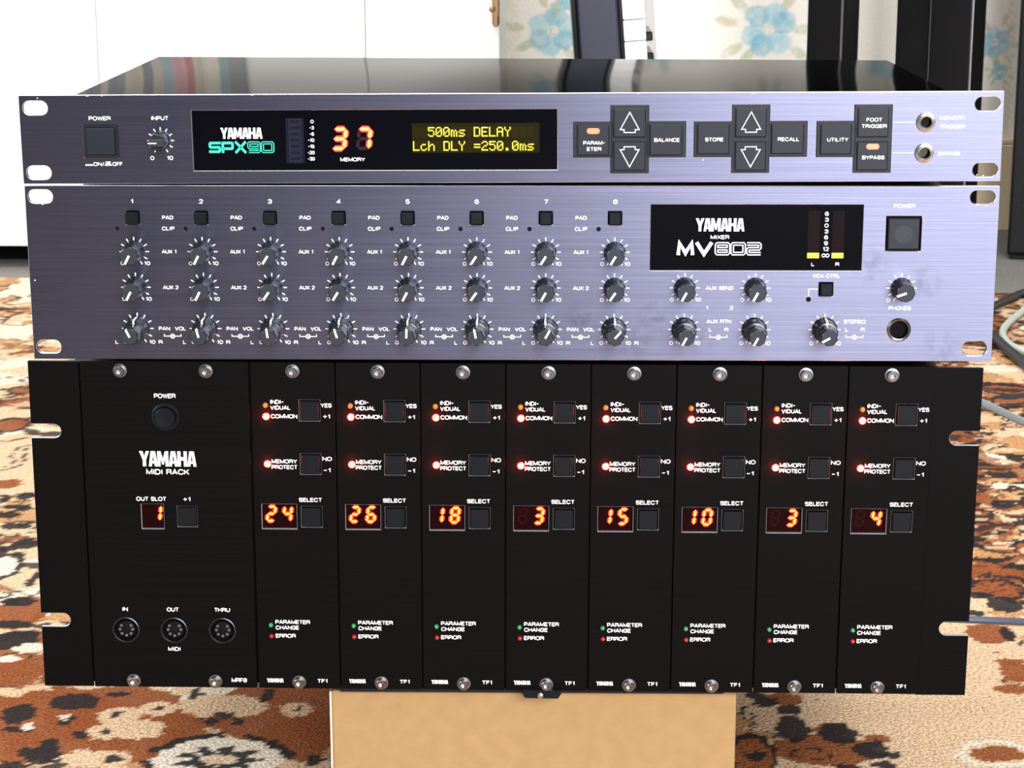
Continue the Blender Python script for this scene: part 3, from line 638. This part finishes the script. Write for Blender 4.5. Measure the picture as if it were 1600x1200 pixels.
def vnoise(x, y, seed):
    def h(i, j):
        n = (i*374761393 + j*668265263 + seed*1442695041) & 0x7fffffff
        n = ((n ^ (n >> 13))*1274126177) & 0x7fffffff
        return ((n ^ (n >> 16)) & 0xffff)/65535.
    xi = np.floor(x).astype(np.int64); yi = np.floor(y).astype(np.int64); fx = x-xi; fy = y-yi
    fx = fx*fx*(3-2*fx); fy = fy*fy*(3-2*fy)
    return (h(xi, yi)*(1-fx)+h(xi+1, yi)*fx)*(1-fy)+(h(xi, yi+1)*(1-fx)+h(xi+1, yi+1)*fx)*fy
def fbm(x, y, s, seed, o=3):
    r = 0; a = .5; t = 0
    for k in range(o): r = r+a*vnoise(x/s+17.3*k, y/s+5.1*k, seed+k); t += a; a *= .5; s *= .5
    return r/t
def grid_obj(name, xs, ys, colour, mat_, axis='z', z=0.):
    X, Y = np.meshgrid(xs, ys); nx, ny = len(xs), len(ys)
    co = np.zeros((nx*ny, 3)); co[:, 0] = X.ravel()/1000
    if axis == 'z': co[:, 1] = Y.ravel()/1000; co[:, 2] = z/1000
    else: co[:, 2] = Y.ravel()/1000; co[:, 1] = z/1000
    idx = np.arange((nx-1)*(ny-1)); a = (idx//(nx-1))*nx+idx % (nx-1)
    F = np.stack([a, a+1, a+nx+1, a+nx], 1)
    me = bpy.data.meshes.new(name)
    me.vertices.add(len(co)); me.vertices.foreach_set('co', co.ravel())
    me.loops.add(F.size); me.loops.foreach_set('vertex_index', F.ravel().astype(np.int32))
    me.polygons.add(len(F)); me.polygons.foreach_set('loop_start', (np.arange(len(F))*4).astype(np.int32))
    me.update(calc_edges=True)
    c = colour(X, Y); ca = me.color_attributes.new('pattern', 'FLOAT_COLOR', 'POINT')
    ca.data.foreach_set('color', np.concatenate([c.reshape(-1, 3), np.ones((nx*ny, 1))], 1).astype(np.float32).ravel())
    me.materials.append(mat_); o = bpy.data.objects.new(name, me); COL.objects.link(o); return o
def pattern_mat(name, rough, tuft=0., tscale=400., amt=.25):
    m = bpy.data.materials.new(name); m.use_nodes = True; t = m.node_tree; b = t.nodes['Principled BSDF']
    b.inputs['Roughness'].default_value = rough; b.inputs['Specular IOR Level'].default_value = .15
    at = t.nodes.new('ShaderNodeAttribute'); at.attribute_name = 'pattern'
    tc = t.nodes.new('ShaderNodeTexCoord'); n = t.nodes.new('ShaderNodeTexNoise'); n.inputs['Scale'].default_value = tscale; n.inputs['Detail'].default_value = 2
    t.links.new(tc.outputs['Object'], n.inputs['Vector'])
    r = t.nodes.new('ShaderNodeMapRange'); r.inputs[1].default_value = .3; r.inputs[2].default_value = .7; r.inputs[3].default_value = 1-amt; r.inputs[4].default_value = 1+amt
    t.links.new(n.outputs[0], r.inputs[0]); s = t.nodes.new('ShaderNodeVectorMath'); s.operation = 'SCALE'
    t.links.new(at.outputs['Color'], s.inputs[0]); t.links.new(r.outputs[0], s.inputs['Scale']); t.links.new(s.outputs[0], b.inputs['Base Color'])
    if tuft:
        bp = t.nodes.new('ShaderNodeBump'); bp.inputs['Strength'].default_value = tuft; bp.inputs['Distance'].default_value = .002
        t.links.new(n.outputs[0], bp.inputs['Height']); t.links.new(bp.outputs[0], b.inputs['Normal'])
    return m
RUGC = {'b': (.53, .37, .235), 'r': (.205, .056, .0145), 'k': (.013, .011, .013), 'c': (.60, .53, .43), 'o': (.38, .19, .075)}
MOTIFS = [('e','r',-285,153,46,59,0),('e','r',-242,169,43,46,0),('e','r',-216,135,35,38,0),('e','r',-141,176,44,50,0),('e','r',-124,137,23,38,0),('e','b',-178,182,28,18,0),('e','b',-223,145,17,14,0),('e','b',-239,102,22,12,0),('e','b',-239,166,13,13,0),('e','b',-217,177,12,12,0),('e','b',-242,141,12,12,0),('e','b',-132,178,11,12,0),('e','b',-317,202,14,8,0),('e','b',-299,210,10,6,0),('e','b',-134,95,13,11,0),('e','c',-168,101,37,32,0),('a','k',-168,101,38,34,0),('p','k',-168,101,22,18,0),('e','b',-168,101,9,8,0),('e','k',-271,188,15,14,0),('e','k',-301,168,11,16,0),('e','k',-270,107,10,14,0),('e','k',-282,111,6,6,0),('e','k',-272,125,6,6,0),('e','k',-295,143,11,4,0),('e','k',-269,158,5,10,0),('e','k',-241,167,3,5,0),('e','k',-217,178,3,4,0),('e','k',-242,141,4,4,0),('e','k',-256,136,5,6,0),('e','k',-131,179,3,5,0),('e','k',-174,167,7,6,0),('e','k',-181,157,4,6,0),('e','k',-165,158,4,5,0),('e','k',-198,201,4,10,0),('e','k',-152,200,4,10,0),('e','k',-229,101,6,6,0),('e','k',-112,103,6,8,0),('e','k',-247,200,7,4,0),('e','k',-285,91,9,6,0),('e','c',-290,148,4,6,0),('e','c',-271,164,3,5,0),('e','r',170,199,12,10,0),('e','r',184,121,32,22,0),('e','r',194,151,11,10,0),('e','r',143,111,12,31,0),('e','r',218,137,8,8,0),('e','r',285,117,16,11,0),('e','r',316,217,12,8,0),('e','r',324,233,9,6,0),('e','k',158,193,7,8,0),('e','k',171,181,8,8,0),('e','k',153,203,5,8,0),('e','k',170,153,10,20,0),('e','k',197,145,12,16,0),('e','k',212,121,11,11,0),('e','k',222,114,7,5,0),('e','k',218,131,5,6,0),('e','k',218,100,7,6,0),('e','k',144,111,6,8,0),('e','k',194,97,8,4,0),('o','k',143,111,13,33,0),('o','k',145,175,4,11,0),('o','k',176,115,11,8,0),('o','c',285,117,22,18,0),('e','r',345,408,19,17,0),('e','r',322,317,16,20,0),('e','r',325,247,11,18,0),('e','r',325,264,9,6,0),('e','r',341,452,19,7,0),('e','r',361,445,14,6,0),('p2','k',345,408,20,20,0),('e','k',344,375,12,16,0),('e','k',334,317,5,16,0),('e','k',330,395,9,7,0),('e','k',320,357,7,6,0),('e','r',-485,862,18,22,0),('e','r',-437,666,13,14,0),('e','r',-346,349,19,34,0),('e','r',-322,237,20,24,0),('e','k',-412,631,8,11,0),('e','k',-410,600,12,7,0),('e','k',-413,577,11,9,0),('e','k',-399,548,13,8,0),('e','k',-380,502,11,12,0),('e','k',-392,490,9,6,0),('e','k',-428,621,4,14,0),('e','k',-354,420,4,17,0),('e','k',-352,371,12,11,0),('e','k',-347,325,18,8,0),('e','k',-337,295,16,17,0),('e','k',-329,307,9,6,0),('e','k',-359,371,7,7,0),('e','c',-385,447,15,30,0),('o','k',-385,447,15,31,0),('o','k',-485,862,20,26,0),('e','c',-323,280,10,10,0),('e','c',-332,259,9,7,0)]
def rug_colour(X, Y):
    wx = (fbm(X, Y, 16, 3)-.5)*11; wy = (fbm(X, Y, 16, 9)-.5)*11
    fx = (fbm(X, Y, 3.5, 21, 2)-.5)*6; fy = (fbm(X, Y, 3.5, 27, 2)-.5)*6
    fk = np.clip(1-(Y-250)/350, .25, 1); x = X+wx+fx*fk; y = Y+wy+fy*fk
    col = np.empty(X.shape+(3,)); col[:] = RUGC['b']
    def put(mask, c, a=1.): 
        k = (mask*a)[..., None]; col[:] = col*(1-k)+np.array(RUGC[c])*k
    plain = np.clip(1-np.hypot((X-260)/190, (Y-190)/175), 0, 1)*1.2+np.clip(1-np.hypot((X+440)/75, (Y-740)/120), 0, 1)
    left = np.clip((-280-X)/30, 0, 1)*np.clip((Y-300)/60, 0, 1); right = np.clip((X-290)/30, 0, 1)*np.clip((Y-355)/40, 0, 1)
    n = fbm(X+wx*2, Y+wy*2, 70, 40, 4)-plain*.4-.10*left; d = fbm(X, Y, 30, 55, 2)
    put((n < .36) & (plain < .15), 'c', .8)
    put(n > .56, 'r', .92); put((n > .525) & (n <= .56) & (d > .42), 'k', .92)
    n2 = fbm(x, y*1.2, 34, 70, 3)-plain*.35
    put((n2 > .60) & (n <= .56), 'o', .9); put((np.abs(n2-.585) < .016) & (d < .60), 'k', .92)
    # thin dark tendrils on the pale field
    tn = fbm(x, y, 52, 91, 2)
    put((np.abs(tn-.5) < .016) & (left+right > .3) & (d > .40), 'k', .92); put((np.abs(tn-.62) < .012) & (left > .3), 'k', .85)
    # leaf band along the right of the stack: dark outlined lozenges, rust, orange and cream
    jx = x+(fbm(X, Y, 28, 131, 2)-.5)*34; jy = y+(fbm(X, Y, 24, 137, 2)-.5)*40; ps = 58
    row = np.floor(jy/ps); a_ = jx/62+.5*(row % 2)+.21*np.sin(row*2.3); cell = np.floor(a_); a_ = a_-cell-.5; b_ = jy/ps-row-.5
    hsh = np.sin(row*12.99+cell*78.2)*43758.5; hsh = hsh-np.floor(hsh); q = np.abs(b_)/(.47*np.cos(np.pi*a_*.98)+.02)
    rb = (right > .4) & (plain < .1) & (fbm(X, Y, 120, 33, 2) < .66)
    put(rb & (q >= 1.12) & (hsh < .5), 'r', .8); put(rb & (q < 1.12) & (q > .52), 'k', .97)
    put(rb & (q <= .52) & (hsh < .55), 'r', .95); put(rb & (q <= .52) & (hsh >= .55) & (hsh < .8), 'o', .95); put(rb & (q <= .52) & (hsh >= .8), 'c', .9)
    put(rb & (q < .25) & (hsh < .35), 'k', .85); put(rb & (q < .24) & (hsh >= .35) & (hsh < .7), 'b', .9)
    sp_ = fbm(X, Y, 9, 61, 2); put((sp_ > .66) & (n > .45), 'b', .7); put((sp_ < .32) & (n > .5), 'k', .55)
    for kind, c, cx, cy, rx, ry, rt in MOTIFS:
        big = max(rx, ry); k = min(1., big/30)
        dx = (x-cx-wx*(.4+.6*(1-k)))/rx; dy = (y-cy-wy*(.4+.6*(1-k)))/ry; q = np.hypot(dx, dy); th = np.arctan2(dy, dx)
        if kind == 'e': put(q < 1, c, .96)
        elif kind == 'o': put((q < 1.08) & (q > .82), c, .95)
        elif kind == 'a': put((q < 1.13) & (q > .93) & (np.abs(np.sin(th*2+.2)) > .3), c, .97)
        elif kind == 'p': put((q < .95+.28*np.cos(9*th)) & (q > .46), c, .97)
        elif kind == 'p2': put((q < 1.12+.1*np.cos(6*th)) & (q > .86+.1*np.cos(6*th)), c, .95); put((np.abs(np.sin(3*th)) < .16) & (q < 1), c, .9)
    return col
xs = np.concatenate([np.arange(-1000, -420, 4.), np.arange(-420, 480, 2.5), np.arange(480, 1041, 4.)])
ys = np.concatenate([np.arange(-620, -20, 6), np.arange(-20, 420, 2.2), np.arange(420, 1560, 3.6), [1562]])
rug = grid_obj('rug', xs, ys, rug_colour, pattern_mat('woven_pile', .95, .9, 480, .42))
tag(rug, 'floral rug in beige, rust and black spread under the whole stack', 'rug')
rug.rotation_euler = (0, 0, 0)
for q in rug.data.vertices:
    if q.co.y > 1.5: q.co.y -= (q.co.x)*.07*(q.co.y-1.5)/.062
slab('floor', -3000, 3000, -4200, 2100, -40, -6, 'greyfloor', 0, None, None, None, 'structure')

# back wall with flowered paper
def flower(col, X, Z, cx, cz, r, seed, turn=0.):
    rg = np.random.RandomState(seed)
    def put(mask, c, a): k = (np.clip(mask, 0, 1)*a)[..., None]; col[:] = col*(1-k)+np.array(c)*k
    nz = fbm(X, Z, 9, seed, 3)
    for i in range(9):     # leaves
        a = turn+i*.7+rg.uniform(-.25, .25); d = r*rg.uniform(1.0, 1.45); lx, lz = cx+d*math.cos(a), cz+d*math.sin(a)
        u = (X-lx)*math.cos(a)+(Z-lz)*math.sin(a); v = -(X-lx)*math.sin(a)+(Z-lz)*math.cos(a)
        q = np.hypot(u/(r*.38), v/(r*.15)); put((1.15-q)*4, (.47, .52, .30) if i % 3 else (.55, .5, .3), .65*np.clip(nz*1.7, .3, 1))
    for i in range(6):     # petals
        a = turn+.5+i*1.047+rg.uniform(-.2, .2); d = r*.52; px, pz = cx+d*math.cos(a), cz+d*math.sin(a)
        q = np.hypot((X-px)/(r*.42), (Z-pz)/(r*.40))+(nz-.5)*.5
        put((1-q)*5, (.20, .50, .64) if i % 2 else (.33, .62, .74), .8*np.clip(.35+nz*.9, 0, 1))
    q = np.hypot(X-cx, Z-cz)/(r*.2); put((1-q)*3, (.86, .83, .72), .8)
    for i in range(5): q = np.hypot(X-cx-r*.1*math.cos(i*1.26), Z-cz-r*.1*math.sin(i*1.26))/(r*.045); put((1-q)*3, (.45, .42, .40), .6)
def paper_colour(X, Z):
    col = np.empty(X.shape+(3,)); col[:] = (.90, .86, .79)
    def put(mask, c, a): k = (np.clip(mask, 0, 1)*a)[..., None]; col[:] = col*(1-k)+np.array(c)*k
    nz = fbm(X, Z, 6, 5, 2)
    for xc, wd, a in ((-33, 7, .35), (690, 6, .6), (175, 10, .07), (450, 10, .12), (1050, 7, .6), (-420, 7, .5)):
        put((np.abs(X-xc+2.5*np.sin(Z*.22)) < wd)*1., (.66, .50, .30), a*np.clip(nz*1.5, .2, 1)*(.5+.5*np.sin(Z*.55+(X-xc)*.6)))
    for xc in (440, 462):
        d = np.hypot(X-xc, (Z+9) % 42-21); put((np.abs(d-5) < 1.6)*1., (.72, .62, .5), .5)
    for i, (cx, cz, r) in enumerate(((24, 284, 42), (52, 330, 24), (338, 287, 46), (668, 268, 26), (676, 225, 14), (180, 470, 46), (338, 640, 46), (24, 640, 42), (668, 620, 40), (520, 500, 44), (338, -60, 40), (980, 300, 46))):
        flower(col, X, Z, cx, cz, r, 11+i, .4*i)
    return col
wxs = np.concatenate([np.arange(-3000, -60, 120), np.arange(-60, 720, 3.), np.arange(720, 3001, 60)])
wzs = np.concatenate([[-6], np.arange(0, 150, 50), np.arange(150, 420, 2.6), np.arange(420, 800, 5), np.arange(800, 2601, 150)])
wb = grid_obj('wall_back', wxs, wzs, paper_colour, pattern_mat('flowered_wallpaper', .7, .25, 260, .03), 'y', 2050)
tag(wb, kind='structure')
sk = slab('baseboard_back', -60, 3000, 2030, 2049, -6, 121, 'skirt', 2, None, None, None, 'structure')
slab('trim_1', -60, 3000, 2032, 2049, 121.5, 129, 'skirt', 2, None, None, None, 'structure')

# white cupboard at the left
cup = empty('white_cupboard', 'large glossy white cupboard with brass catch, standing along the wall at left', 'cupboard', (-.45, 1.88, 0))
def part(nm, x0, x1, y0, y1, z0, z1, m, bev=2, label=None): return slab(nm, x0+450, x1+450, y0-1880, y1-1880, z0, z1, m, bev, cup, label)
part('carcass', -1350, -44, 1721.3, 2046, 25, 1500, 'white')
part('shadowed_plinth', -1330, -60, 1780, 2040, -6, 25, 'hole', 0)  # black colour paints in the shadow under the cupboard
for x0, x1 in ((-1000, -568.4), (-567.4, -218.8), (-217.8, -44)): part('door', x0, x1, 1700, 1721, 25.5, 1498, 'white', 1.5)
h = G().box(-4.5, 4.5, -17, 17, 0, 5, 1.5).lathe(-4.5, 3, [(4, 2), (4, 6), (2, 7.5), (.01, 7.5)], 14).box(-3, 3, -19, -5, 4, 7, 1).build('door_catch', ['brass'], cup, (401, 334, 181.5), 'aged brass catch')
# striped cloth, added out of view for the coloured bands mirrored in the lid
g = G(); xe = [-602, -588, -570, -560, -538, -514, -500, -488, -472, -455, -444, -432, -410, -398, -374]
for i in range(14):
    n = 6
    for k in range(n):
        a0, a1 = xe[i]+(xe[i+1]-xe[i])*k/n, xe[i]+(xe[i+1]-xe[i])*(k+1)/n
        d0, d1 = [2.5+1.6*math.sin(q*.21) for q in (a0, a1)]
        g.add([(a0, 420, -1699.5+d0), (a1, 420, -1699.5+d1), (a1, 1499, -1699.5+d1), (a0, 1499, -1699.5+d0), (a0, 420, -1699.8), (a1, 420, -1699.8)], [(0, 1, 2, 3), (4, 5, 1, 0)], i)
cl = g.build('added_cloth', ['stripe%d' % i for i in range(14)])
tag(cl, 'unseen striped red, teal and beige cloth added for the stripes mirrored in the topmost lid', 'cloth')

# synthesiser keyboard stood on end against the wall, keys to the right
KBD = empty('keyboard', 'dark musical keyboard standing upright on its end beside the white cupboard', 'keyboard', (.0775, 1.3, 0), (0, -.075, 0))
def kp(nm, x0, x1, y0, y1, z0, z1, m, bev=1., par=KBD, label=None): return slab(nm, x0, x1, y0, y1, z0, z1, m, bev, par, label)
kp('case', 0, 46, 6, 300, 0, 1010, 'kbody', 3)
kp('base_plate', -6, -.5, 2, 298, 2, 1008, 'postblack', 1)
kp('key_rail', 46.5, 50, 5, 160, 8, 1000, 'postblack', .5)
kp('control_panel', 46.5, 92, 165, 300, 4, 1006, 'kgrey', 2, label='grey control panel')
for i in range(41):
    z = 16+23.5*i
    kp('white_key', 50.5, 74.5, 0, 150, z, z+22.4, 'kkey', 1.2)
    if i % 7 in (0, 1, 3, 4, 5) and i < 40: kp('black_key', 75, 84, 52, 148, z+18, z+28.6, 'postblack', 1.5)

# black stands and loudspeaker at the right
st = empty('stand_post', 'plain black square post to the right of the blue wallpaper flower', 'post', (.3885, 1.72, 0), (0, 0, R(55)))
slab('post', -25, 25, -25, 25, 6, 1250, 'postblack', 2, st); slab('foot', -40, 40, -40, 40, -6, 5.5, 'postblack', 2, st)
slab('edge_highlight', -27, -24.4, -27, -24.4, 8, 1248, 'steel', .6, st, 'narrow steel strip added for the edge highlight')  # steel strip added to show the highlight along the post edge
st = empty('stand_post', 'wider black double post further right, with a bright vertical edge, beside the black cabinet', 'post', (.552, 1.73, 0), (0, 0, R(60)))
slab('post', -20, 20, 29, 77, 6, 1250, 'postblack', 1, st); slab('post', -28, 28, -28, 28, 6, 1250, 'postblack', 2, st); slab('foot', -38, 38, -38, 88, -6, 5.5, 'postblack', 2, st)
slab('edge_highlight', -30.2, -27.4, -30.2, -27.4, 8, 1248, 'steel', .6, st, 'narrow steel strip added for the edge highlight')
slab('edge_highlight', -28.7, -27.6, 27.3, 28.4, 8, 1248, 'screw', .2, st, 'hairline steel strip added for the edge highlight')

sp = empty('loudspeaker', 'tall black cabinet standing on the grey floor at the right picture edge', 'loudspeaker', (.806, 1.866, 0), (0, 0, R(-13)))
slab('cabinet', -140, 140, -110, 110, 0, 900, 'postblack', 3, sp)
slab('grille', -138, 138, -116, -110.5, 4, 896, 'rubber', 2, sp); slab('foot', -135, 135, -105, 105, -6, -.5, 'rubber', 1, sp)

# cables
def cable(name, pts, r, m, label):
    c = bpy.data.curves.new(name, 'CURVE'); c.dimensions = '3D'; c.bevel_depth = r/1000; c.bevel_resolution = 4; c.resolution_u = 10
    sp_ = c.splines.new('NURBS'); sp_.points.add(len(pts)-1); sp_.use_endpoint_u = True; sp_.order_u = 3
    for i, q in enumerate(pts): sp_.points[i].co = (q[0]/1000, q[1]/1000, q[2]/1000, 1)
    o = bpy.data.objects.new(name, c); me = bpy.data.meshes.new_from_object(o); bpy.data.objects.remove(o); bpy.data.curves.remove(c)
    me.name = name; me.polygons.foreach_set('use_smooth', [True]*len(me.polygons)); me.materials.clear(); me.materials.append(M[m])
    o = bpy.data.objects.new(name, me); COL.objects.link(o); tag(o, label, 'cable'); return o
cable('cable', [(900, 1620, 4), (680, 1530, 4), (612, 1455, 4), (562, 1356, 4), (530, 1280, 4), (522, 1217, 4), (528, 1176, 4), (552, 1139, 4.5), (640, 1080, 4.5), (1000, 1040, 4.5)], 4.2, 'cablegrey', 'pale grey-green cable looping on the rug at the right of the mixer')
cable('cable', [(60, 296, 150), (110, 420, 140), (300, 760, 50), (440, 1180, 7), (496, 1350, 7), (513, 1250, 6), (514, 1169, 6), (518, 1108, 6), (525, 1023, 6), (560, 900, 6), (700, 820, 6), (1000, 800, 6)], 5.5, 'cableblack', 'thick black cable running down the rug below the grey-green loop')
cable('cable', [(120, 292.5, 192), (150, 345, 192), (225, 350, 190), (268, 268, 186), (293, 260, 177), (380, 330, 125), (460, 560, 50), (520, 800, 6), (700, 760, 3.5), (1000, 640, 3.5)], 2.6, 'cablesteel', 'shiny grey cable sloping down from behind the module rack')
cable('cable', [(218.5, 180, 62), (272, 180, 60), (340, 195, 52), (420, 210, 35), (520, 260, 6), (640, 330, 3), (1000, 420, 3)], 2.3, 'cablenavy', 'thick blue-black cable coming straight out at the lower right of the module rack')
cable('cable', [(500, 1330, 5), (535, 1392, 5), (575, 1455, 5), (602, 1500, 5), (690, 1590, 4.5), (800, 1680, -1.2), (1000, 1700, -1.2)], 4.5, 'cableblack', 'black cable along the far rug edge by the loudspeaker')
